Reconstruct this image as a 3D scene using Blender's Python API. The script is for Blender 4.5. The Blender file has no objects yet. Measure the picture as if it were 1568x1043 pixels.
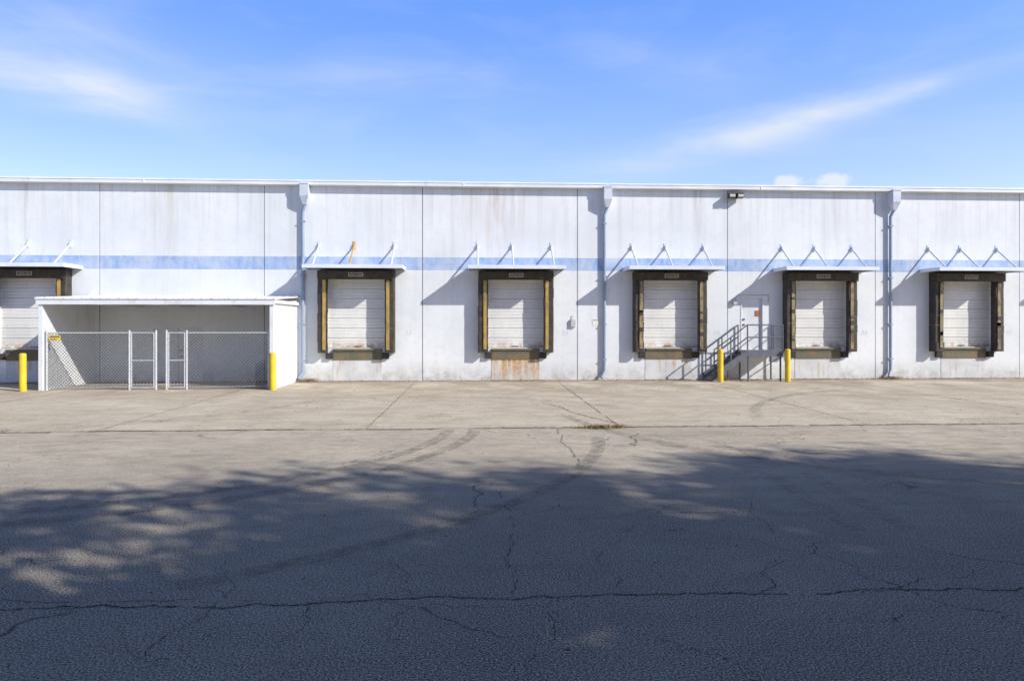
import bpy, math, random
from mathutils import Vector, Matrix
scene = bpy.context.scene
rnd = random.Random(7)

# ------------------------------------------------------------------ helpers
class G:
    """node graph helper"""
    def __init__(s, nt): s.nt = nt
    def n(s, t, **kw):
        nd = s.nt.nodes.new(t)
        for k, v in kw.items(): setattr(nd, k, v)
        return nd
    def put(s, sock, v):
        if isinstance(v, bpy.types.NodeSocket): s.nt.links.new(v, sock)
        elif v is not None:
            if isinstance(v, (tuple, list)) and sock.type == 'RGBA' and len(v) == 3: v = (*v, 1)
            sock.default_value = v
    def math(s, op, a, b=None, clamp=False):
        nd = s.n('ShaderNodeMath', operation=op); nd.use_clamp = clamp
        s.put(nd.inputs[0], a)
        if b is not None: s.put(nd.inputs[1], b)
        return nd.outputs[0]
    def coord(s, out='Object'): return s.n('ShaderNodeTexCoord').outputs[out]
    def map(s, v, scale=(1,1,1), loc=(0,0,0), rot=(0,0,0)):
        nd = s.n('ShaderNodeMapping'); s.put(nd.inputs['Vector'], v)
        nd.inputs['Scale'].default_value = scale; nd.inputs['Location'].default_value = loc
        nd.inputs['Rotation'].default_value = rot
        return nd.outputs[0]
    def noise(s, v, scale, detail=4, rough=.55, dist=0):
        nd = s.n('ShaderNodeTexNoise'); s.put(nd.inputs['Vector'], v)
        nd.inputs['Scale'].default_value = scale; nd.inputs['Detail'].default_value = detail
        nd.inputs['Roughness'].default_value = rough; nd.inputs['Distortion'].default_value = dist
        return nd.outputs['Fac']
    def vor(s, v, scale, feature='F1'):
        nd = s.n('ShaderNodeTexVoronoi', feature=feature); s.put(nd.inputs['Vector'], v)
        nd.inputs['Scale'].default_value = scale
        return nd.outputs['Distance']
    def rng(s, v, a, b, c=0., d=1., smooth=False):
        nd = s.n('ShaderNodeMapRange'); nd.clamp = True
        if smooth: nd.interpolation_type = 'SMOOTHSTEP'
        s.put(nd.inputs[0], v)
        for i, x in enumerate((a, b, c, d)): nd.inputs[i+1].default_value = x
        return nd.outputs[0]
    def mix(s, f, a, b, blend='MIX'):
        nd = s.n('ShaderNodeMix', data_type='RGBA', blend_type=blend)
        s.put(nd.inputs['Factor'], f)
        s.put(nd.inputs[6], a); s.put(nd.inputs[7], b)
        return nd.outputs[2]
    def xyz(s, v):
        nd = s.n('ShaderNodeSeparateXYZ'); s.put(nd.inputs[0], v); return nd.outputs
    def band(s, v, c, w):
        d = s.math('ABSOLUTE', s.math('SUBTRACT', v, c))
        return s.rng(d, 0, w, 1, 0, True)

def newmat(name, col=(.5,.5,.5), rough=.6, metal=0):
    m = bpy.data.materials.new(name); m.use_nodes = True
    b = m.node_tree.nodes['Principled BSDF']
    b.inputs['Base Color'].default_value = (*col, 1)
    b.inputs['Roughness'].default_value = rough
    b.inputs['Metallic'].default_value = metal
    return m, G(m.node_tree), b
def bump(g, b, h, strength=.3, dist=.01):
    nd = g.n('ShaderNodeBump'); nd.inputs['Strength'].default_value = strength
    nd.inputs['Distance'].default_value = dist
    g.put(nd.inputs['Height'], h); g.put(b.inputs['Normal'], nd.outputs[0])

def varied(name, col, col2, scale=3, rough=.6, metal=0, grime=None, gscale=6, gth=(.55,.7), bumps=0):
    m, g, b = newmat(name, col, rough, metal)
    p = g.coord()
    c = g.mix(g.rng(g.noise(p, scale, 3), .35, .65), col, col2)
    if grime:
        c = g.mix(g.rng(g.noise(g.map(p, (1,1,.4)), gscale, 4, .65), gth[0], gth[1], 0, .85), c, grime)
    g.put(b.inputs['Base Color'], c)
    if bumps: bump(g, b, g.noise(p, scale*10, 3), bumps, .005)
    return m

class MB:
    def __init__(s): s.v=[]; s.f=[]; s.m=[]
    def face(s, pts, m=0):
        i=len(s.v); s.v += [tuple(p) for p in pts]; s.f.append(tuple(range(i, i+len(pts)))); s.m.append(m)
    def box(s, x0,x1,y0,y1,z0,z1,m=0):
        if x0>x1: x0,x1=x1,x0
        if y0>y1: y0,y1=y1,y0
        if z0>z1: z0,z1=z1,z0
        i=len(s.v)
        s.v += [(x0,y0,z0),(x1,y0,z0),(x1,y1,z0),(x0,y1,z0),(x0,y0,z1),(x1,y0,z1),(x1,y1,z1),(x0,y1,z1)]
        for f in ((0,3,2,1),(4,5,6,7),(0,1,5,4),(1,2,6,5),(2,3,7,6),(3,0,4,7)):
            s.f.append(tuple(i+k for k in f)); s.m.append(m)
    def tube(s, a, b, r, r2=None, n=10, m=0, cap=True):
        a=Vector(a); b=Vector(b); r2=r if r2 is None else r2
        d=(b-a).normalized(); u=d.orthogonal().normalized(); w=d.cross(u)
        i=len(s.v)
        for c,rr in ((a,r),(b,r2)):
            for k in range(n):
                t=2*math.pi*k/n; s.v.append(tuple(c+(u*math.cos(t)+w*math.sin(t))*rr))
        for k in range(n):
            s.f.append((i+k,i+(k+1)%n,i+n+(k+1)%n,i+n+k)); s.m.append(m)
        if cap:
            s.f.append(tuple(i+k for k in reversed(range(n)))); s.m.append(m)
            s.f.append(tuple(i+n+k for k in range(n))); s.m.append(m)
    def prism(s, poly, z0, z1, m=0):
        i=len(s.v); n=len(poly)
        for z in (z0,z1):
            for p in poly: s.v.append((p[0],p[1],z))
        for k in range(n):
            s.f.append((i+k,i+(k+1)%n,i+n+(k+1)%n,i+n+k)); s.m.append(m)
        s.f.append(tuple(i+k for k in reversed(range(n)))); s.m.append(m)
        s.f.append(tuple(i+n+k for k in range(n))); s.m.append(m)
    def obj(s, name, mats, parent=None, loc=(0,0,0), smooth=False, bevel=0):
        me=bpy.data.meshes.new(name); me.from_pydata(s.v,[],s.f)
        for m in mats: me.materials.append(m)
        me.polygons.foreach_set('material_index', s.m)
        if smooth:
            me.polygons.foreach_set('use_smooth',[True]*len(s.f))
        me.update()
        o=bpy.data.objects.new(name, me); o.location=loc
        scene.collection.objects.link(o)
        if parent: o.parent=parent
        if bevel:
            bv=o.modifiers.new('bevel','BEVEL'); bv.width=bevel; bv.segments=2; bv.limit_method='ANGLE'
        return o
def empty(name, parent=None, loc=(0,0,0)):
    o=bpy.data.objects.new(name,None); o.location=loc; scene.collection.objects.link(o)
    if parent: o.parent=parent
    return o

# ------------------------------------------------------------------ dimensions
TH = .056                      # wall is turned a little against the view axis
CAMD, CAMH = 27., 2.27
DOCKS = [-29.1,-22.95,-16.8,-4.53,1.65,7.80,13.95,20.10,26.25,32.4]
JOINTS = [-44.9,-38.8,-32.7,-26.6,-20.45,-14.31,-8.12,-2.01,4.12,10.22,16.37,22.52,28.66,34.8,40.9]
ZD, ZT = 1.30, 4.00            # dock door sill / head
DW = 1.22
TOP = 7.62

# ------------------------------------------------------------------ materials
def wall_material():
    m,g,b=newmat('painted_concrete_wall',rough=.75)
    p=g.coord(); x,y,z=g.xyz(p)
    c=g.mix(g.rng(g.noise(p,.45,4,.6),.35,.65),(.775,.80,.825),(.68,.71,.745))
    c=g.mix(g.rng(g.noise(p,3.5,5,.7),.47,.75,0,.38),c,(.59,.62,.65))
    st=g.math('MULTIPLY',g.math('GREATER_THAN',z,4.35),g.math('LESS_THAN',z,4.86))
    wear=g.math('MULTIPLY',g.rng(g.noise(p,1.0,6,.72,.4),.36,.66,1,.45),g.rng(g.noise(g.map(p,(1,1,.3)),5,5,.7),.35,.62,1,.65))
    c=g.mix(g.math('MULTIPLY',st,wear),c,(.15,.31,.64))
    sv=g.noise(g.map(p,(3.2,1,.14)),1.0,5,.62)
    s1=g.math('MULTIPLY',g.rng(sv,.49,.74,0,.50),g.rng(z,2.0,7.6,.25,1))
    c=g.mix(s1,c,(.48,.47,.45))
    s2=g.rng(g.noise(g.map(p,(11,1,.2),(4,0,0)),1.0,4,.6),.56,.76,0,.35)
    c=g.mix(g.math('MULTIPLY',s2,g.rng(z,5.6,7.6,0,1)),c,(.40,.39,.37))
    for cx,w,col,a in ((1.0,1.6,(.52,.38,.30),.9),(-11.9,.9,(.50,.45,.31),.8),(-.3,.7,(.5,.43,.36),.6),(9.0,.30,(.35,.33,.32),.9),(-17,.5,(.4,.38,.35),.6),(14.6,.4,(.45,.4,.35),.6),(19.6,.6,(.45,.42,.38),.5)):
        k=g.math('MULTIPLY',g.band(x,cx,w),g.rng(g.noise(g.map(p,(4,1,.3),(cx,0,0)),1.0,4,.65),.40,.70))
        k=g.math('MULTIPLY',k,g.rng(z,4.6,7.5,0,a))
        c=g.mix(k,c,col)
    low=g.math('MULTIPLY',g.rng(z,.0,.9,1,0,True),g.rng(g.noise(p,2.6,5,.7),.38,.66,.2,.9))
    c=g.mix(low,c,(.42,.39,.34))
    r=g.math('MULTIPLY',g.rng(g.noise(p,5,3,.6),.65,.75),g.rng(z,1.1,.2,0,.8))
    c=g.mix(r,c,(.42,.22,.09))
    g.put(b.inputs['Base Color'],c)
    bump(g,b,g.noise(p,18,3,.7),.2,.004)
    return m
M_wall=wall_material()
M_dark=newmat('joint_sealant',(.10,.11,.13),.9)[0]
M_trim=varied('white_trim_metal',(.80,.82,.84),(.70,.73,.77),1.2,.45,0,(.45,.44,.42),3,(.6,.8))
M_pipe=varied('painted_downspout',(.30,.37,.49),(.24,.31,.43),1.5,.5,0,(.20,.21,.24),4,(.6,.8))
M_phead=varied('downspout_head',(.66,.71,.79),(.54,.60,.69),2,.5,0,(.34,.31,.28),6,(.58,.75))
M_roof=varied('roof_metal',(.62,.64,.65),(.5,.52,.53),1,.4,.2)
def door_material():
    m,g,b=newmat('dock_door_paint',rough=.5)
    p=g.coord(); z=g.xyz(p)[2]
    c=g.mix(g.rng(g.noise(p,.8,3),.35,.65),(.78,.775,.76),(.66,.66,.655))
    c=g.mix(g.rng(g.noise(g.map(p,(5,1,1.2)),1.6,5,.7),.50,.75,0,.4),c,(.48,.47,.45))
    low=g.math('MULTIPLY',g.rng(z,ZD,ZD+.30,1,0),g.rng(g.noise(p,5,4,.7),.42,.6))
    c=g.mix(low,c,(.45,.27,.10))
    g.put(b.inputs['Base Color'],c); return m
M_door=door_material()
M_pad=varied('dock_pad_vinyl',(.028,.024,.020),(.060,.048,.037),4,.6,0,(.13,.10,.065),7,(.56,.74))
M_yel=varied('dock_pad_yellow',(.50,.33,.07),(.36,.25,.08),3,.6,0,(.14,.10,.05),6,(.50,.70))
M_tan=varied('dock_pad_worn_tan',(.36,.28,.13),(.24,.19,.11),3,.7,0,(.08,.06,.045),6,(.44,.60))
M_lev=varied('leveler_plate',(.11,.12,.085),(.18,.15,.09),2,.7,.1,(.30,.14,.05),5,(.5,.68),.3)
M_rub=varied('bumper_rubber',(.02,.02,.02),(.04,.038,.035),5,.85)
M_awn=varied('awning_white_metal',(.78,.81,.85),(.68,.72,.78),1.5,.4,0,(.45,.42,.38),4,(.6,.8))
M_awnu=varied('awning_underside',(.30,.33,.38),(.24,.27,.32),1.5,.5)
M_rod=varied('awning_rod',(.70,.74,.80),(.58,.64,.72),3,.4,0,(.40,.25,.12),8,(.62,.75))
M_rust=varied('awning_rod_rusty',(.62,.42,.10),(.50,.30,.08),5,.7)
def pit_mat(name,amt):
    m,g,b=newmat(name,rough=.85); p=g.coord(); x,y,z=g.xyz(p)
    c=g.mix(g.rng(g.noise(p,1.5,4),.35,.65),(.66,.67,.68),(.52,.53,.54))
    k=g.rng(g.noise(g.map(p,(6,1,.8)),1.2,5,.65),.62-.25*amt,.72-.16*amt,0,.9)
    k=g.math('MULTIPLY',k,g.rng(z,.0,.8,.45,1))
    c=g.mix(k,c,g.mix(g.rng(g.noise(p,7,3),.4,.6),(.60,.36,.08),(.38,.20,.06)))
    g.put(b.inputs['Base Color'],c); return m
M_pits=[pit_mat('pit_face_light',.28),pit_mat('pit_face_rusty',1.1)]
M_bol=varied('bollard_yellow',(.80,.56,.02),(.68,.46,.02),3,.5,0,(.28,.22,.10),7,(.62,.76))
M_galv=varied('galvanised_steel',(.62,.64,.66),(.50,.52,.55),9,.45,.15)
M_stair=varied('stair_steel_paint',(.10,.12,.16),(.15,.16,.19),5,.55,.2,(.22,.12,.06),9,(.6,.75))
M_tread=varied('stair_tread',(.20,.19,.18),(.28,.25,.21),6,.8,.2)
M_enc=varied('enclosure_cladding',(.77,.80,.83),(.69,.72,.76),.8,.55,0,(.54,.53,.50),2.2,(.54,.76))
M_encr=varied('enclosure_roof',(.80,.81,.80),(.66,.67,.66),1.2,.45,0,(.35,.32,.28),3,(.55,.75))
M_man=varied('personnel_door_paint',(.72,.74,.77),(.63,.65,.68),2,.5,0,(.4,.36,.3),7,(.6,.75))
M_bronze=varied('light_housing',(.05,.045,.04),(.09,.08,.07),8,.5,.3)
M_sign=varied('sign_yellow',(.80,.55,.04),(.7,.48,.05),9,.5)
M_paper=newmat('sign_paper',(.75,.75,.72),.8)[0]
M_boxg=varied('utility_box_grey',(.55,.56,.57),(.42,.43,.44),6,.5)
M_red=newmat('sign_rust_red',(.36,.12,.04),.6)[0]
M_label=newmat('pad_label',(.55,.52,.45),.6)[0]
M_num=newmat('stencil_paint',(.56,.62,.70),.8)[0]

def asphalt_material():
    m,g,b=newmat('asphalt',rough=.92); p=g.coord(); x,y,z=g.xyz(p)
    big=g.noise(p,.28,5,.65,.3)
    far=g.rng(y,-21,-14.0,0,1,True)  # sandy tone towards the apron, with the sunlit zone's brightness painted in too
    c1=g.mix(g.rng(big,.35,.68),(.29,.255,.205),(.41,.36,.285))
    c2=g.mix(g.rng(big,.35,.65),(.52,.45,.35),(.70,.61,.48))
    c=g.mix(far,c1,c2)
    c=g.mix(g.rng(g.noise(g.map(p,(1,1.6,1)),1.7,6,.7),.43,.72,0,.55),c,(.24,.205,.165))
    c=g.mix(g.rng(g.noise(p,7,5,.75),.50,.72,0,.4),c,(.18,.155,.125))
    # worn wheel paths, lighter and darker bands curving through the lot
    wp=g.noise(g.map(p,(.16,1.5,1),(2,5,0),(0,0,.12)),1.0,5,.62,.8)
    c=g.mix(g.rng(wp,.54,.70,0,.35),c,(.20,.175,.145))
    ag=g.noise(p,62,2,.85)
    nr=g.rng(y,-15,-20,.55,1)
    c=g.mix(g.math('MULTIPLY',g.rng(ag,.53,.62,0,.85),nr),c,(.78,.70,.58))
    c=g.mix(g.math('MULTIPLY',g.rng(ag,.49,.38,0,.95),nr),c,(.02,.02,.02))
    n=g.n('ShaderNodeTexNoise'); g.put(n.inputs['Vector'],p); n.inputs['Scale'].default_value=1.6; n.inputs['Detail'].default_value=5
    vm=g.n('ShaderNodeVectorMath',operation='MULTIPLY_ADD'); g.put(vm.inputs[0],n.outputs['Color']); vm.inputs[1].default_value=(.9,.9,0); g.put(vm.inputs[2],p)
    for sc,wd,th in ((.42,.0030,.46),(1.1,.0055,.53)):
        e=g.vor(vm.outputs[0],sc,'DISTANCE_TO_EDGE')
        k=g.math('MULTIPLY',g.rng(e,wd*.3,wd,1,0),g.rng(g.noise(g.map(p,loc=(sc*9,3,0)),.35,2),th,th+.1,0,.8))
        c=g.mix(k,c,(.045,.04,.035))
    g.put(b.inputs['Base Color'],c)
    bump(g,b,ag,.7,.008)
    return m
def apron_material():
    m,g,b=newmat('concrete_apron',rough=.88); p=g.coord(); x,y,z=g.xyz(p)
    c=g.mix(g.rng(g.noise(p,.35,5,.65,.4),.35,.66),(.56,.475,.355),(.70,.615,.48))
    c=g.mix(g.rng(g.noise(g.map(p,(1,1.3,1)),1.1,7,.72,.6),.43,.70,0,.7),c,(.37,.31,.235))
    c=g.mix(g.rng(g.noise(g.map(p,(.25,1.8,1),(5,2,0)),.9,5,.7),.5,.72,0,.45),c,(.74,.67,.55))
    c=g.mix(g.rng(g.noise(p,9,5,.75),.50,.74,0,.45),c,(.30,.255,.195))
    d=g.math('MULTIPLY',g.rng(y,-1.8,-.05,0,1,True),g.rng(g.noise(p,1.6,5,.7),.35,.6,.2,.9))
    c=g.mix(d,c,(.24,.185,.12))
    d=g.math('MULTIPLY',g.rng(y,-10,-.8,0,1,True),g.rng(g.noise(g.map(p,(.7,.5,1),(1,7,0)),.9,5,.6),.44,.60,0,.7))
    c=g.mix(d,c,(.33,.26,.175))
    sp=g.noise(p,50,2,.6)
    c=g.mix(g.rng(sp,.55,.75,0,.35),c,(.80,.73,.6)); c=g.mix(g.rng(sp,.45,.28,0,.35),c,(.2,.17,.14))
    g.put(b.inputs['Base Color'],c); bump(g,b,g.noise(p,14,4,.7),.3,.01)
    return m
M_asph=asphalt_material(); M_apron=apron_material()
M_ground=varied('grass_ground',(.09,.10,.04),(.16,.14,.08),.6,.95)
M_crack=varied('crack_fill',(.035,.032,.03),(.08,.07,.06),3,.95)
M_joint=varied('slab_joint',(.14,.115,.085),(.27,.22,.165),2,.95)
def tyre_mat():
    m,g,b=newmat('tyre_rubber_mark',(.10,.09,.08),.8); p=g.coord()
    t=g.n('ShaderNodeBsdfTransparent'); mx=g.n('ShaderNodeMixShader')
    g.put(mx.inputs[0],g.rng(g.noise(p,5,4,.75),.38,.72,0,.45))
    g.nt.links.new(t.outputs[0],mx.inputs[1]); g.nt.links.new(b.outputs[0],mx.inputs[2])
    g.nt.links.new(mx.outputs[0],g.nt.nodes['Material Output'].inputs[0]); return m
M_tyre=tyre_mat()
M_weed=varied('dry_weeds',(.42,.31,.16),(.22,.17,.08),8,.9)
M_bark=varied('tree_bark',(.10,.08,.06),(.16,.13,.10),5,.95)
M_leaf=newmat('tree_leaves',(.065,.10,.03),.7)[0]
M_litter=varied('fallen_leaf',(.20,.12,.05),(.10,.07,.035),4,.9)

# ------------------------------------------------------------------ ground
b=MB(); b.face([(-900,-900,-.03),(900,-900,-.03),(900,900,-.03),(-900,900,-.03)]); b.obj('ground',[M_ground])
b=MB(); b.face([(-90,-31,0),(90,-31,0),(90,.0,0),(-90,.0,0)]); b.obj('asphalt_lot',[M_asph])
b=MB(); r=random.Random(3); N=700
xs=[-90+180*i/N for i in range(N+1)]; off=0; ed=[]
for x in xs:
    off=off*.85+r.uniform(-.03,.03); ed.append(-12.25+off)
for i in range(N): b.face([(xs[i],ed[i],.006),(xs[i+1],ed[i+1],.006),(xs[i+1],-.001,.006),(xs[i],-.001,.006)])
b.obj('concrete_apron',[M_apron])
def strip(b,pts,w,z,m=0,r=None,skip=0,gmax=9):
    gap=0
    for i in range(len(pts)-1):
        if skip and r:
            if gap>0: gap-=1; continue
            if r.random()<skip: gap=r.randint(1,gmax)
        a=Vector((*pts[i],0)); c=Vector((*pts[i+1],0)); d=(c-a)
        if d.length<1e-6: continue
        nrm=Vector((-d.y,d.x,0)).normalized()
        w0=w*(r.uniform(.35,1.4) if r else 1)*.5
        b.face([(a-nrm*w0)+Vector((0,0,z)),(a+nrm*w0)+Vector((0,0,z)),(c+nrm*w0)+Vector((0,0,z)),(c-nrm*w0)+Vector((0,0,z))],m)
def walk(x0,y0,x1,y1,step,amp,r,sw=.05):
    n=max(2,int(math.hypot(x1-x0,y1-y0)/step)); o=0; pts=[]
    d=Vector((x1-x0,y1-y0)).normalized(); nn=Vector((-d.y,d.x))
    for i in range(n+1):
        t=i/n; o=o*.90+r.uniform(-amp,amp)
        p=Vector((x0+(x1-x0)*t,y0+(y1-y0)*t))+nn*(o+sw*math.sin(t*9+x0))
        pts.append((p.x,p.y))
    return pts
r=random.Random(11)
b=MB()
main=walk(-11,-21.25,11,-21.5,.035,.022,r,.03); strip(b,main,.017,.004,0,r,.01,3)
strip(b,walk(-9,-20.95,-2,-21.25,.05,.02,r),.008,.0045,0,r,.06)
for (x0,y0,x1,y1,w) in ((.35,-21.3,.45,-17.6,.009),(1.3,-21.3,1.2,-20.3,.008),(.4,-22.6,.7,-21.4,.008),(1.7,-16.2,1.75,-12.4,.012),(3.2,-19.8,3.5,-18.3,.008),
    (-2.0,-21.3,-2.3,-22.2,.008),(-5.5,-17.8,-3.5,-17.3,.009),(4.8,-16.5,4.6,-14.2,.011),(2.4,-21.4,2.9,-20.6,.008),(-.5,-21.3,-.8,-20.4,.007),
    (3.4,-21.4,4.6,-21.0,.009),(5.5,-15.2,12,-14.4,.011),(-9,-14.2,-5,-13.2,.011),(-12,-13.6,12,-13.4,.008),(1.2,-19.2,2.6,-18.7,.007),(-12,-15.3,-3,-15.0,.008)):
    strip(b,walk(x0,y0,x1,y1,.035,.025,r),w,.005,0,r,.06)
b.obj('asphalt_cracks',[M_crack])
b=MB()
for X in (-24.6,-19.1,-13.5,-7.9,-2.3,3.2,8.8,14.4,20.0,25.6): strip(b,walk(X,-12.2,X+.05,-.3,.15,.006,r,.0),.026,.010,0,r,.04)
strip(b,walk(3.25,-12.2,1.9,-7.5,.08,.03,r,.05),.028,.0125,0,r)
strip(b,walk(-60,-6.2,60,-6.2,.3,.01,r,0),.024,.011,0,r,.04)
strip(b,walk(-45,-12.27,45,-12.27,.12,.03,r,0),.05,.012,0,r,.05)
b.obj('concrete_joints',[M_joint])
b=MB()
def arc(cx,cy,R,a0,a1,w,z):
    n=40; pts=[(cx+R*math.cos(math.radians(a0+(a1-a0)*i/n)),cy+R*math.sin(math.radians(a0+(a1-a0)*i/n))) for i in range(n+1)]
    strip(b,pts,w,z)
arc(-7.2,-12.0,6.7,-75,-4,.26,.014); arc(-7.2,-12.0,7.25,-75,-4,.26,.018)
arc(-7.0,-12.6,9.5,-62,-6,.24,.022); arc(11.5,-9.4,9.3,185,250,.25,.026)
arc(-16,-14.2,6.5,-60,20,.25,.038)
arc(-3.2,-14.5,9.0,35,70,.24,.042); arc(16,-13.5,9.5,110,165,.24,.046); arc(-13,-4,9,-80,-20,.22,.050)
for xx in (4.15,4.75):
    for i in range(26):
        y=-19.8+i*.11; s=xx+.03*i*.3
        strip(b,[(s-.12,y),(s+.12,y+.02)],.05,.030)
b.obj('tyre_marks',[M_tyre])

# ------------------------------------------------------------------ warehouse
WH=empty('warehouse_building')
b=MB()
MAND=(10.75,11.70,1.2,3.32)
ENCD=(-12.35,-10.45,0.02,2.12)
for i in range(len(JOINTS)-1):
    x0=JOINTS[i]+.014; x1=JOINTS[i+1]-.014
    ops=[(d-DW,d+DW,ZD,ZT) for d in DOCKS if x0<d<x1]
    ops+=[o for o in (MAND,ENCD) if x0<o[0]<x1]
    X=sorted({x0,x1,*[o[0] for o in ops],*[o[1] for o in ops]}); Z=sorted({-.05,TOP,*[o[2] for o in ops],*[o[3] for o in ops]})
    for a in range(len(X)-1):
        for c in range(len(Z)-1):
            mx=(X[a]+X[a+1])/2; mz=(Z[c]+Z[c+1])/2
            if any(o[0]<mx<o[1] and o[2]<mz<o[3] for o in ops): continue
            b.face([(X[a],0,Z[c]),(X[a+1],0,Z[c]),(X[a+1],0,Z[c+1]),(X[a],0,Z[c+1])])
    for s in (x0,x1): b.face([(s,0,-.05),(s,.06,-.05),(s,.06,TOP),(s,0,TOP)])
    for o in ops:
        D=.3
        b.face([(o[0],0,o[2]),(o[0],D,o[2]),(o[0],D,o[3]),(o[0],0,o[3])])
        b.face([(o[1],0,o[2]),(o[1],D,o[2]),(o[1],D,o[3]),(o[1],0,o[3])])
        b.face([(o[0],0,o[3]),(o[0],D,o[3]),(o[1],D,o[3]),(o[1],0,o[3])])
        b.face([(o[0],0,o[2]),(o[0],D,o[2]),(o[1],D,o[2]),(o[1],0,o[2])])
    xb=JOINTS[i]
    b.box(xb-.014,xb+.014,.03,.06,-.05,TOP,1)
b.obj('walls',[M_wall,M_dark],WH)
b=MB()
xa,xe=JOINTS[0],JOINTS[-1]
b.box(xa,xa+.2,.31,40,-.05,TOP); b.box(xe-.2,xe,.31,40,-.05,TOP); b.box(xa,xe,40,40.2,-.05,TOP)
b.obj('side_and_rear_walls',[M_wall],WH)
b=MB()
b.face([(xa,-.02,7.80),(xe,-.02,7.80),(xe,20,8.3),(xa,20,8.3)]); b.face([(xa,20,8.3),(xe,20,8.3),(xe,40.3,7.8),(xa,40.3,7.8)])
b.obj('roof',[M_roof],WH)
b=MB()
segs=[xa,-38,-31.5,-24.9,-18.75,-12.55,-6.5,-.4,5.25,11.5,17.05,23.3,29.5,35.7,xe]
b.box(xa,xe,-.03,.30,7.60,7.795)
GP=.27
for i in range(len(segs)-1):
    s0,s1=segs[i],segs[i+1]
    b.box(s0+.004,s1-.004,-GP,-.032,7.61,7.73); b.box(s0+.004,s1-.004,-GP-.018,-.035,7.732,7.762)
    b.box(s0-.03,s0+.03,-GP-.019,-.034,7.60,7.735)
b.box(xa,xe,-.05,.02,7.797,7.84)
b.obj('gutter_and_fascia',[M_trim],WH)

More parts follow.
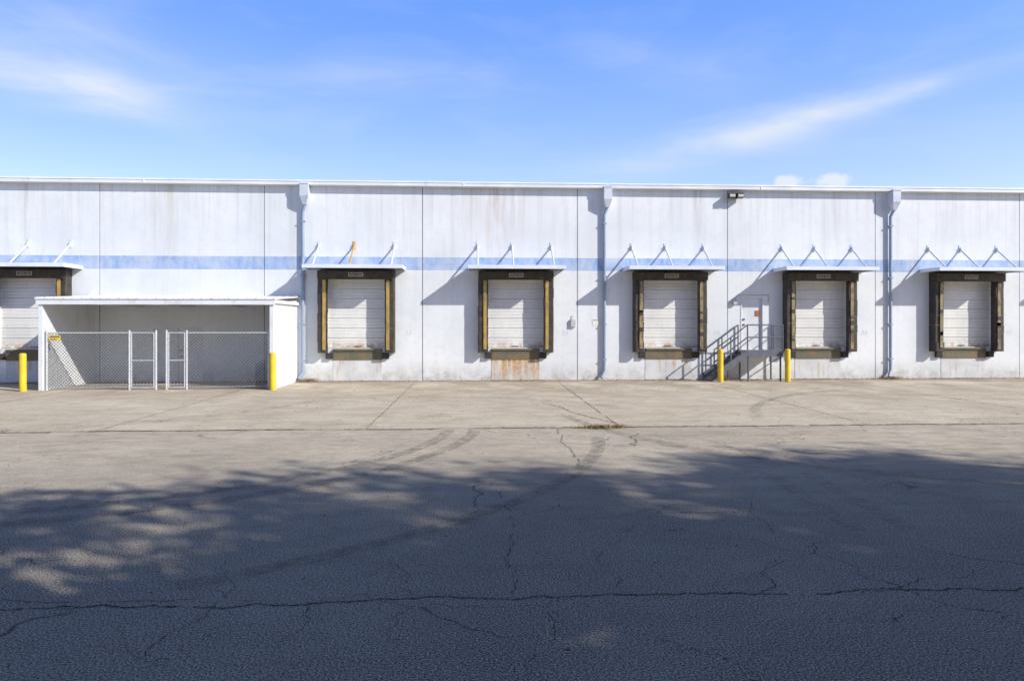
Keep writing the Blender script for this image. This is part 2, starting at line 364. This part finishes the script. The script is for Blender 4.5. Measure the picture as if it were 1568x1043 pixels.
def door_profile():
    pts=[]; n=7; h=(ZT-ZD)/n
    for i in range(n):
        z=ZD+i*h
        pts+= [(z,.035),(z+.012,.035),(z+.020,0),(z+h*.33-.014,0),(z+h*.33,.012),(z+h*.33+.014,0),(z+h*.66-.014,0),(z+h*.66,.012),(z+h*.66+.014,0),(z+h-.008,0),(z+h,.035)]
    return pts
PROF=door_profile()
for k,d in enumerate(DOCKS):
    E=empty('loading_dock_door',WH)
    r=random.Random(50+k)
    b=MB(); y0=.12
    for i in range(len(PROF)-1):
        (z0,a),(z1,c)=PROF[i],PROF[i+1]
        if z1-z0<1e-6: continue
        b.face([(d-DW+.002,y0+a,z0),(d+DW-.002,y0+a,z0),(d+DW-.002,y0+c,z1),(d-DW+.002,y0+c,z1)])
    b.box(d-.14,d+.14,y0-.03,y0+.001,ZD+.05,ZD+.075,1)
    b.obj('door_panels',[M_door,M_dark],E)
    worn=d>7
    b=MB(); P=.38
    for s in (-1,1):
        j=r.uniform(-.01,.015)
        z=1.12
        while z<3.98:
            z2=min(z+r.uniform(.30,.42),4.0)
            q=r.uniform(-.012,.012)
            poly=[(d+s*1.46,-.001),(d+s*(1.47+j+q),-P+.04),(d+s*(1.43+j+q),-P+q),(d+s*(1.10+q),-P-.01+q),(d+s*(1.085+q),-P+.06),(d+s*1.18,-.001)]
            if s>0: poly=poly[::-1]
            b.prism(poly,z,z2-.004,0); z=z2
        za=1.20+r.uniform(0,.1)
        xa1,xb1=d+s*1.15,d+s*1.275
        b.box(xa1,xb1,-P-.042,-P-.024,za,3.93,1)
        if worn:
            for _ in range(3):
                zc=r.uniform(1.5,3.4); b.box(xa1-.003,xb1+.003,-P-.047,-P-.018,zc,zc+r.uniform(.06,.22),0)
    b.box(d-1.47,d+1.47,-P-.05,-.001,4.004,4.30,0)
    b.box(d-1.45,d+1.45,-P-.09,-P-.052,3.95,4.27,0)
    b.box(d-.28,d+.28,-P-.096,-P-.091,4.06,4.21,2)
    b.box(d-.255,d+.255,-P-.099,-P-.0965,4.08,4.19,0)
    b.obj('dock_seal_pads',[M_pad,M_tan if worn else M_yel,M_label],E,bevel=.012)
    cu=bpy.data.curves.new('seal_label_text','FONT'); cu.body='Dock Seal'; cu.size=.11; cu.align_x='CENTER'; cu.shear=.25
    t=bpy.data.objects.new('seal_label',cu); t.location=(d,-P-.101,4.10); t.rotation_euler=(math.pi/2,0,0); cu.materials.append(M_label); scene.collection.objects.link(t); t.parent=E
    b=MB()
    b.box(d-.95,d+.95,-.045,-.001,.84,1.27,0)
    b.box(d-.93,d+.93,-.10,-.047,1.20,1.262,0)
    b.box(d-.94,d+.94,-.052,-.0455,1.10,1.115,3)
    for s in (-1,1):
        b.box(d+s*.97,d+s*1.22,-.13,-.001,.88,1.11,1)
        for zz in (.94,1.02): b.box(d+s*.968,d+s*1.222,-.134,-.13,zz,zz+.012,3)
    b.box(d-.95,d+.95,-.012,-.001,.02,.836,2)
    b.obj('dock_leveler',[M_lev,M_rub,M_pits[1] if abs(d-1.65)<.1 else M_pits[0],M_dark],E,bevel=.006)
    A=MB(); w=1.86; P2=1.22
    A.box(d-w+.03,d+w-.03,-P2+.03,-.002,4.40,4.425,0)
    A.box(d-w,d+w,-P2,-P2+.028,4.33,4.47,0)
    for s in (-1,1): A.box(d+s*w,d+s*(w-.028),-P2+.029,-.002,4.33,4.47,0)
    n=24
    for i in range(n):
        xx=d-w+.05+(2*w-.1)*i/(n-1); A.box(xx-.02,xx+.02,-P2+.032,-.004,4.37,4.398,1)
    for i,o in enumerate((-1.5,-.14,1.42)):
        mm=3 if (abs(d+4.53)<.1 and i==1) else 2
        A.tube((d+o,-.03,5.28),(d+o,-1.08,4.44),.034,m=mm)
        A.box(d+o-.05,d+o+.05,-.02,-.001,5.16,5.46,mm)
        A.box(d+o-.012,d+o+.012,-.09,-.021,5.20,5.36,mm)
        A.box(d+o-.04,d+o+.04,-1.15,-1.0,4.427,4.462,mm)
    A.obj('loading_dock_awning',[M_awn,M_awnu,M_rod,M_rust])
    cu=bpy.data.curves.new('stencil','FONT'); cu.body=str(50+k); cu.size=.26
    t=bpy.data.objects.new('painted_number',cu); t.location=(d+1.85,-.004,1.80); t.rotation_euler=(math.pi/2,0,0); cu.materials.append(M_num); scene.collection.objects.link(t); t.parent=WH

# downspouts
for X in (-30.9,-6.62,5.19,16.95,28.9):
    b=MB()
    hx=X+.10
    b.box(hx-.16,hx+.16,-.38,-GP-.022,7.15,7.68,1); b.box(hx-.155,hx+.155,-GP-.021,-.001,7.10,7.595,1)
    b.box(hx-.18,hx+.18,-.40,-.382,7.62,7.74,1)
    i=len(b.v)
    top=[(hx-.155,-.375,7.15),(hx+.155,-.375,7.15),(hx+.155,-.01,7.098),(hx-.155,-.01,7.098)]
    bot=[(hx-.07,-.24,6.85),(hx+.07,-.24,6.85),(hx+.07,-.1,6.85),(hx-.07,-.1,6.85)]
    b.v+=bot+top
    for q in ((0,1,5,4),(1,2,6,5),(2,3,7,6),(3,0,4,7),(3,2,1,0)): b.f.append(tuple(i+k for k in q)); b.m.append(1)
    b.tube((hx,-.17,6.87),(X,-.10,6.6),.062,n=12); b.tube((X,-.10,6.63),(X,-.10,.32),.062,n=12)
    b.tube((X,-.10,.34),(X-.14,-.22,.10),.062,n=12)
    for z in (6.2,4.1,2.2,.8): b.box(X-.085,X+.085,-.168,-.001,z,z+.04,0)
    b.obj('downspout',[M_pipe,M_phead],smooth=False)

# doors
b=MB()
x0,x1,z0,z1=ENCD
b.box(x0,x1,.06,.10,z0,z1,0); b.box((x0+x1)/2-.008,(x0+x1)/2+.008,.055,.0595,z0,z1,1)
for s in (x0,x1-.05): b.box(s,s+.05,-.012,.059,z0,z1,0)
b.box(x0+.051,x1-.051,-.012,.059,z1-.05,z1,0)
for z in (.98,1.22): b.tube(((x0+x1)/2+.12,.06,z),((x0+x1)/2+.12,-.03,z),.035,n=10,m=1)
b.obj('storage_door',[M_man,M_dark],WH)
b=MB()
x0,x1,z0,z1=MAND
b.box(x0,x1,.07,.11,z0,z1,0)
for s in (x0,x1-.05): b.box(s,s+.05,-.015,.069,z0,z1,0)
b.box(x0+.051,x1-.051,-.015,.069,z1-.05,z1,0)
for z in (2.2,2.42): b.tube((x0+.14,.07,z),(x0+.14,-.02,z),.04,n=10,m=1)
b.box(x1-.32,x1-.14,.05,.069,2.55,2.78,2)
b.obj('personnel_door',[M_man,M_dark,M_red],WH)
# fixtures
b=MB()
b.box(10.30,10.62,-.10,-.001,7.28,7.42,0)
for s in (-.17,.17):
    cx=10.46+s
    b.box(cx-.13,cx+.13,-.36,-.12,7.26,7.46,0); b.box(cx-.11,cx+.11,-.366,-.361,7.30,7.40,1)
b.box(10.44,10.48,-.2,-.1,7.42,7.5,0)
b.obj('wall_flood_light',[M_bronze,M_boxg],bevel=.01)
b=MB(); b.box(3.84,4.04,-.10,-.001,2.12,2.42,0); b.box(3.86,4.02,-.106,-.101,2.14,2.40,0); b.tube((3.94,-.05,2.42),(3.94,-.05,2.6),.014)
b.obj('electrical_box',[M_boxg],bevel=.008)
b=MB(); b.box(4.72,4.98,-.012,-.001,2.18,2.44,0); b.box(4.74,4.96,-.0145,-.0125,2.36,2.42,1)
b.obj('wall_sign',[M_paper,M_boxg])
b=MB()
b.box(10.42,10.56,-.14,-.001,3.02,3.2,0); b.tube((10.5,-.03,3.2),(10.62,-.03,3.40),.012); b.tube((10.62,-.03,3.40),(11.9,-.03,3.40),.012); b.tube((11.9,-.03,3.40),(11.9,-.03,3.1),.012)
b.obj('door_light',[M_boxg])

# ------------------------------------------------------------------ lean-to enclosure
EN=empty('storage_enclosure')
EX0,EX1,ED=-14.60,-6.85,3.2
def rz(y): return 3.30+ (3.12-3.30)*(-y/ED)
b=MB()
def sidewall(xa,xb):
    i=len(b.v)
    b.v+=[(xa,-ED,.007),(xb,-ED,.007),(xb,-.002,.007),(xa,-.002,.007),(xa,-ED,rz(-ED)-.16),(xb,-ED,rz(-ED)-.16),(xb,-.002,rz(0)-.16),(xa,-.002,rz(0)-.16)]
    for f in ((0,3,2,1),(4,5,6,7),(0,1,5,4),(1,2,6,5),(2,3,7,6),(3,0,4,7)): b.f.append(tuple(i+k for k in f)); b.m.append(0)
sidewall(EX0,EX0+.12); sidewall(EX1-.12,EX1)
for y in (-.8,-1.6,-2.4): b.box(EX1,EX1+.008,y-.02,y+.02,.01,3.0,0); b.box(EX0+.12,EX0+.128,y-.02,y+.02,.01,2.95,0)
b.box(EX1-.125,EX1+.004,-ED-.012,-ED-.001,.01,2.95,0); b.box(EX0-.004,EX0+.125,-ED-.012,-ED-.001,.01,2.95,0)
b.obj('side_walls',[M_enc],EN)
b=MB()
yf=-ED-.10
def slab(xa,xb,ya,yb,t0,t1,m=0):
    i=len(b.v)
    b.v+=[(xa,ya,rz(ya)+t0),(xb,ya,rz(ya)+t0),(xb,yb,rz(yb)+t0),(xa,yb,rz(yb)+t0),(xa,ya,rz(ya)+t1),(xb,ya,rz(ya)+t1),(xb,yb,rz(yb)+t1),(xa,yb,rz(yb)+t1)]
    for f in ((0,3,2,1),(4,5,6,7),(0,1,5,4),(1,2,6,5),(2,3,7,6),(3,0,4,7)): b.f.append(tuple(i+k for k in f)); b.m.append(m)
slab(EX0-.08,EX1+.08,yf,-.003,-.04,-.01)
n=26
for i in range(n+1):
    xx=EX0-.05+(EX1-EX0+.10)*i/n; slab(xx-.03,xx+.03,yf-.01,-.004,-.009,.025)
b.obj('roof_panels',[M_encr],EN)
b=MB()
b.box(EX0-.06,EX1+.06,-ED-.07,-ED-.015,2.90,3.07,0)
for X in (EX0+1.9,EX0+3.8,EX0+5.7):
    b.box(X-.04,X+.04,-ED+.02,-.01,2.88,3.03,0)
b.box(EX0+.13,EX1-.13,-1.7,-1.6,2.98,3.10,0)
b.box(EX1+.01,EX1+.075,-ED-.01,-.004,2.95,3.07,0)
b.obj('roof_frame',[M_enc],EN)

# chain link fence
FN=empty('chain_link_fence')
FY=-3.10; FZ0,FZ1=.08,1.94
posts=[-14.40,-11.69,-10.81,-10.46,-9.79,-7.04]
b=MB()
for X in posts:
    b.tube((X,FY,.0),(X,FY,2.0),.036,n=12); b.tube((X,FY,2.0),(X,FY,2.04),.040,.01,n=12)
for xa_,xb_ in ((-14.4,-11.69),(-9.79,-7.04)):
    b.tube((xa_,FY,FZ1),(xb_,FY,FZ1),.022); b.tube((xa_,FY,FZ0+.02),(xb_,FY,FZ0+.02),.010)
b.obj('posts_and_rails',[M_galv],FN)
b=MB()
for xa_,xb_ in ((-11.62,-10.88),(-10.39,-9.86)):
    for z in (FZ0,1.0,FZ1): b.tube((xa_,FY,z),(xb_,FY,z),.021)
    for X in (xa_,xb_): b.tube((X,FY,FZ0-.02),(X,FY,FZ1+.02),.021)
b.obj('gate_frames',[M_galv],FN)
def mesh_panel(b,x0,x1,z0,z1,y,pitch=.078,r=.0085):
    W=x1-x0; H=z1-z0; k=-H
    while k<W:
        for sgn in (1,-1):
            a0=max(0,-k); a1=min(H,W-k)
            if a1-a0>.01:
                if sgn==1: p=(x0+k+a0,y-.008,z0+a0); q=(x0+k+a1,y-.008,z0+a1)
                else: p=(x0+k+a0,y+.008,z1-a0); q=(x0+k+a1,y+.008,z1-a1)
                b.tube(p,q,r,n=4,cap=False)
        k+=pitch*1.414
b=MB()
for xa_,xb_ in ((-14.38,-11.72),(-9.76,-7.06),(-11.61,-10.89),(-10.38,-9.87)): mesh_panel(b,xa_,xb_,FZ0,FZ1,FY)
b.obj('wire_mesh',[varied('chain_link_wire',(.24,.25,.27),(.17,.18,.20),9,.5,.3)],FN)
b=MB(); b.box(-14.30,-13.93,FY-.05,FY-.035,1.68,1.86,0); b.box(-14.27,-13.96,FY-.053,FY-.0505,1.79,1.835,1); b.box(-14.27,-14.05,FY-.053,FY-.0505,1.71,1.74,1)
b.obj('caution_sign',[M_sign,M_dark])

# bollards
def bollard(X,Y,h=1.27,r0=.105):
    b=MB(); n=20
    prof=[(r0,0),(r0,h-.06),(r0*.93,h-.025),(r0*.7,h-.006),(r0*.3,h)]
    prev=None
    for rr,z in prof:
        ring=[(rr*math.cos(2*math.pi*k/n),rr*math.sin(2*math.pi*k/n),z) for k in range(n)]
        i=len(b.v); b.v+=ring
        if prev is not None:
            for k in range(n): b.f.append((prev+k,prev+(k+1)%n,i+(k+1)%n,i+k)); b.m.append(0)
        prev=i
    b.f.append(tuple(prev+k for k in range(n))); b.m.append(0)
    o=b.obj('bollard',[M_bol],loc=(X,Y,.006),smooth=True); o.rotation_euler=(rnd.uniform(-.012,.012),rnd.uniform(-.012,.012),0)
bollard(-14.95,-3.45); bollard(-6.80,-3.42); bollard(9.49,-1.2); bollard(12.14,-1.2)

# ------------------------------------------------------------------ stairs
b=MB(); SX0,SX1,LX1=9.30,10.62,12.02; LZ=1.2; YA,YB=-1.05,-.06
ns=6
for i in range(ns):
    x=SX0+(SX1-SX0)*i/ns; z=LZ*(i+1)/(ns+1)
    b.box(x,x+.27,YA+.04,YB-.04,z-.035,z,1)
b.box(SX1,LX1,YA+.045,YB,LZ-.04,LZ,1)
def slanted(x0,z0,x1,z1,y0,y1,h,m=0):
    i=len(b.v)
    b.v+=[(x0,y0,z0-h),(x1,y0,z1-h),(x1,y1,z1-h),(x0,y1,z0-h),(x0,y0,z0),(x1,y0,z1),(x1,y1,z1),(x0,y1,z0)]
    for f in ((0,3,2,1),(4,5,6,7),(0,1,5,4),(1,2,6,5),(2,3,7,6),(3,0,4,7)): b.f.append(tuple(i+k for k in f)); b.m.append(m)
for y in (YA,YB-.035):
    slanted(SX0-.12,.27,SX1,LZ+.03,y,y+.035,.26)
b.box(SX1,LX1,YA,YA+.04,LZ-.22,LZ+.03,0)
b.box(LX1-.04,LX1,YA+.041,YB,LZ-.22,LZ-.041,0)
for X in (SX1+.05,LX1-.07):
    for Y in (YA+.07,YB-.07): b.tube((X,Y,.0),(X,Y,LZ-.05),.035)
b.tube((SX1+.05,YA+.06,.15),(LX1-.1,YA+.06,LZ-.25),.018)
RH=1.0
for y in (YA+.02,YB-.02):
    for hh in (RH,RH*.52):
        b.tube((SX0-.02,y,.22+hh),(SX1,y,LZ+hh),.026)
    for t in (0,.5,1):
        X=SX0+(SX1-SX0)*t; Z=.2+(LZ-.2)*t; b.tube((X,y,Z-.1),(X,y,Z+RH),.026)
for hh in (RH,RH*.52):
    b.tube((SX1,YA+.02,LZ+hh),(LX1,YA+.02,LZ+hh),.026); b.tube((LX1,YA+.02,LZ+hh),(LX1,YB,LZ+hh),.026)
for X in (SX1+.5,LX1-.35,LX1): b.tube((X,YA+.02,LZ-.1),(X,YA+.02,LZ+RH),.024)
b.tube((LX1,YB-.02,LZ-.1),(LX1,YB-.02,LZ+RH),.024)
b.obj('metal_staircase',[M_stair,M_tread])

# ------------------------------------------------------------------ weeds and litter
def weeds(name,items,seed):
    r=random.Random(seed); b=MB()
    for (cx,cy,sx,sy,n,h) in items:
        for _ in range(n):
            x=cx+r.gauss(0,sx); y=cy+r.gauss(0,sy); a=r.uniform(0,6.28); L=h*r.uniform(.4,1.2); w=r.uniform(.003,.007)
            lean=r.uniform(.3,1.6); dx,dy=math.cos(a),math.sin(a)
            p0=Vector((x,y,.0)); p1=p0+Vector((dx*lean*L*.4,dy*lean*L*.4,L*.55)); p2=p0+Vector((dx*lean*L,dy*lean*L,L*.65))
            s=Vector((-dy,dx,0))*w
            b.face([p0-s,p0+s,p1+s,p1-s]); b.face([p1-s,p1+s,p2])
    b.obj(name,[M_weed])
weeds('dry_grass_clump',[(2.75,-12.35,.20,.09,380,.12),(3.15,-12.30,.12,.05,120,.10),(2.35,-12.35,.10,.04,50,.07)],1)
weeds('dry_grass_clump',[(-6.35,-.25,.22,.10,260,.22),(-6.9,-.2,.1,.06,60,.2)],2)
weeds('dry_grass_clump',[(16.9,-.25,.25,.10,260,.2),(10.3,-.5,.5,.2,120,.12)],3)
r=random.Random(5); b=MB()
def leaf(x,y,s):
    a=r.uniform(0,6.28); z=.014+r.uniform(0,.02); t=r.uniform(-.4,.4)
    c,sn=math.cos(a)*s,math.sin(a)*s
    b.face([(x+c,y+sn,z),(x-sn*.5,y+c*.5,z+abs(t)*s),(x-c,y-sn,z+.004),(x+sn*.5,y-c*.5,z)])
for _ in range(5200): leaf(r.uniform(-22,27),-abs(r.gauss(0,.28))-.03,r.uniform(.015,.045))
for _ in range(1600): leaf(r.uniform(-22,27),-r.uniform(0,12.2),r.uniform(.012,.035))
for _ in range(1100): leaf(r.uniform(-20,24),-12.30+r.gauss(0,.07),r.uniform(.010,.026))
for _ in range(420): leaf(r.uniform(-14,16),r.uniform(-25,-12.3),r.uniform(.010,.028))
b.obj('fallen_leaves',[M_litter])

# ------------------------------------------------------------------ trees behind the viewpoint (cast the dappled shade)
def tree_mesh(seed,H,R,nc,nl,br=.30,sp=.68):
    r=random.Random(seed); b=MB(); base=H*br
    pts=[Vector((0,0,0))]
    for i in range(1,8): pts.append(Vector((pts[-1].x+r.uniform(-.18,.18),pts[-1].y+r.uniform(-.18,.18),H*.86*i/7)))
    rad=[.28*(1-i/8.5)+.03 for i in range(8)]; rad[0]=.36
    for i in range(7): b.tube(pts[i],pts[i+1],rad[i],rad[i+1],n=10,m=0,cap=False)
    for _ in range(nc):
        t=r.random()**.8; z=base+(H-base)*t
        env=R*(math.sin(math.pi*min(1,(t*.85+.13)))**.7)
        a=r.uniform(0,6.28); rr=env*math.sqrt(r.uniform(.12,1))
        c=Vector((math.cos(a)*rr,math.sin(a)*rr,z))
        k=max(1,min(6,int((z-1.0-rr*.35)/(H*.86)*7)))
        st=pts[k]; mid=(st+c)/2+Vector((0,0,-.25))
        b.tube(st,mid,.055,.035,n=5,cap=False); b.tube(mid,c,.035,.012,n=5,cap=False)
        cr=r.uniform(.5,1.05)
        for _ in range(nl):
            p=c+Vector((r.gauss(0,cr*sp),r.gauss(0,cr*sp),r.gauss(0,cr*.30)))
            s=r.uniform(.09,.17); u=Vector((r.gauss(0,1),r.gauss(0,1),r.gauss(0,.7))).normalized(); w=u.orthogonal().normalized()
            b.face([p+u*s,p+w*s*.5,p-u*s,p-w*s*.5],1)
    me=bpy.data.meshes.new('tree'); me.from_pydata(b.v,[],b.f); me.materials.append(M_bark); me.materials.append(M_leaf)
    me.polygons.foreach_set('material_index',b.m); me.update(); return me
TM=[tree_mesh(1,15.0,3.8,72,140),tree_mesh(2,14.0,4.1,76,140),tree_mesh(3,13.2,3.3,50,140,.3,.6),tree_mesh(4,15.8,3.6,36,150,.34,.55),tree_mesh(5,8.6,3.2,56,150,.20,.6)]
TR=[(5.0,-30.4,3,1.0),(9.2,-30.0,3,1.03),(17.2,-30.4,0,.97),(20.8,-31.0,0,1.0),(24.6,-29.8,1,1.05),(28.6,-30.6,0,.99),(32.8,-30.0,1,1.04),(37,-30.5,0,1.0),
    (24.5,-35.5,1,1.1),(29,-35,1,1.1),(5.5,-34.5,2,1.0),(0.0,-31.5,3,.95),(-6,-32,1,.95),
    (12.2,-30.2,4,.90),(17.4,-28.8,4,.95),(7.9,-29.3,4,.95),(3.4,-30.6,4,.9),(21.5,-29.2,4,1.05)]
for (x,y,k,s) in TR:
    o=bpy.data.objects.new('oak_tree',TM[k]); o.location=(x,y,-.02); o.scale=(s,s,s); o.rotation_euler=(0,0,rnd.uniform(0,6.28)); scene.collection.objects.link(o)

# ------------------------------------------------------------------ light and sky
sd=Vector((1.54,-1,1.11)).normalized()
L=bpy.data.lights.new('sun','SUN'); L.energy=4.95; L.angle=math.radians(.55); L.color=(1,.95,.86)
lo=bpy.data.objects.new('sun',L); lo.rotation_euler=sd.to_track_quat('Z','Y').to_euler(); lo.location=(30,-30,30); scene.collection.objects.link(lo)
w=bpy.data.worlds.new('World'); scene.world=w; w.use_nodes=True
g=G(w.node_tree); bg=w.node_tree.nodes['Background']
sky=g.n('ShaderNodeTexSky',sky_type='NISHITA'); sky.sun_disc=False
sky.sun_elevation=math.asin(sd.z); sky.sun_rotation=math.atan2(sd.x,sd.y); sky.air_density=1.0; sky.dust_density=.4; sky.ozone_density=2.5
dv=g.coord('Generated'); x,y,z=g.xyz(dv)
az=g.math('ARCTAN2',x,y); el=g.math('ARCSINE',z)
cb=g.n('ShaderNodeCombineXYZ'); g.put(cb.inputs[0],az); g.put(cb.inputs[1],el)
P=cb.outputs[0]
wisp=g.noise(g.map(P,(2.2,8,1),(.3,.1,0),(0,0,.18)),1.4,5,.58,.7)
fine=g.noise(g.map(P,(6,24,1),(1,.4,0),(0,0,.15)),1.2,4,.6,.5)
tex=g.math('ADD',g.math('MULTIPLY',wisp,.72),g.math('MULTIPLY',fine,.28))
def ell(ca,ce,wa,we,rot=0):
    a=g.math('SUBTRACT',az,ca); e=g.math('SUBTRACT',el,ce)
    if rot: e=g.math('SUBTRACT',e,g.math('MULTIPLY',a,rot))
    a=g.math('DIVIDE',a,wa); e=g.math('DIVIDE',e,we)
    d=g.math('ADD',g.math('MULTIPLY',a,a),g.math('MULTIPLY',e,e))
    return g.math('EXPONENT',g.math('MULTIPLY',d,-1))
tot=g.math('MULTIPLY',ell(-.50,.280,.13,.022,-.02),.78)
for q in (g.math('MULTIPLY',ell(-.62,.33,.25,.05,.0),.30),
          g.math('MULTIPLY',ell(.36,.248,.17,.026,.16),.62),
          g.math('MULTIPLY',ell(.60,.288,.16,.012,.13),.50),
          g.math('MULTIPLY',ell(-.12,.335,.16,.022,.06),.24),
          g.math('MULTIPLY',ell(.30,.345,.10,.03,-.2),.26)): tot=g.math('ADD',tot,q)
tot=g.math('MULTIPLY',tot,g.rng(tex,.36,.64,.25,1.0))
gen=g.rng(tex,.48,.74,0,.15)
cl=g.math('ADD',tot,gen,True)
pf=g.math('ADD',ell(.437,.188,.022,.013),ell(.497,.186,.024,.012))
pf=g.rng(g.math('ADD',pf,g.math('MULTIPLY',g.math('SUBTRACT',g.noise(P,60,4,.6),.5),.9)),.40,.80,0,.85)
cl=g.math('MAXIMUM',cl,pf)
t1=g.mix(g.rng(el,.16,.44,0,1),(3.45,3.0,2.95),(2.3,2.95,4.4))
t2=g.mix(g.rng(el,.46,.62,0,1),t1,(.50,.64,.92))
t2=g.mix(g.math('MULTIPLY',g.rng(az,.2,-.7,0,1),g.rng(el,.55,.4)),t2,(.76,.76,.87),'MULTIPLY')
tint=g.mix(1.0,sky.outputs[0],t2,'MULTIPLY')
cloudc=g.mix(g.rng(el,.46,.62,0,1),(12.2,12.8,13.4),(5,5.2,5.5))
colr=g.mix(cl,tint,cloudc)
g.put(bg.inputs[0],colr); bg.inputs[1].default_value=.070

# ------------------------------------------------------------------ camera
cd=bpy.data.cameras.new('camera'); cd.sensor_width=36; cd.lens=24.0; cd.shift_y=-.0169; cd.clip_end=3000; cd.clip_start=.05
co=bpy.data.objects.new('camera',cd); co.location=(0,-CAMD,CAMH); co.rotation_euler=(math.pi/2,0,-math.atan(TH)); scene.collection.objects.link(co)
scene.camera=co
scene.view_settings.view_transform='Standard'; scene.view_settings.look='None'; scene.view_settings.exposure=0
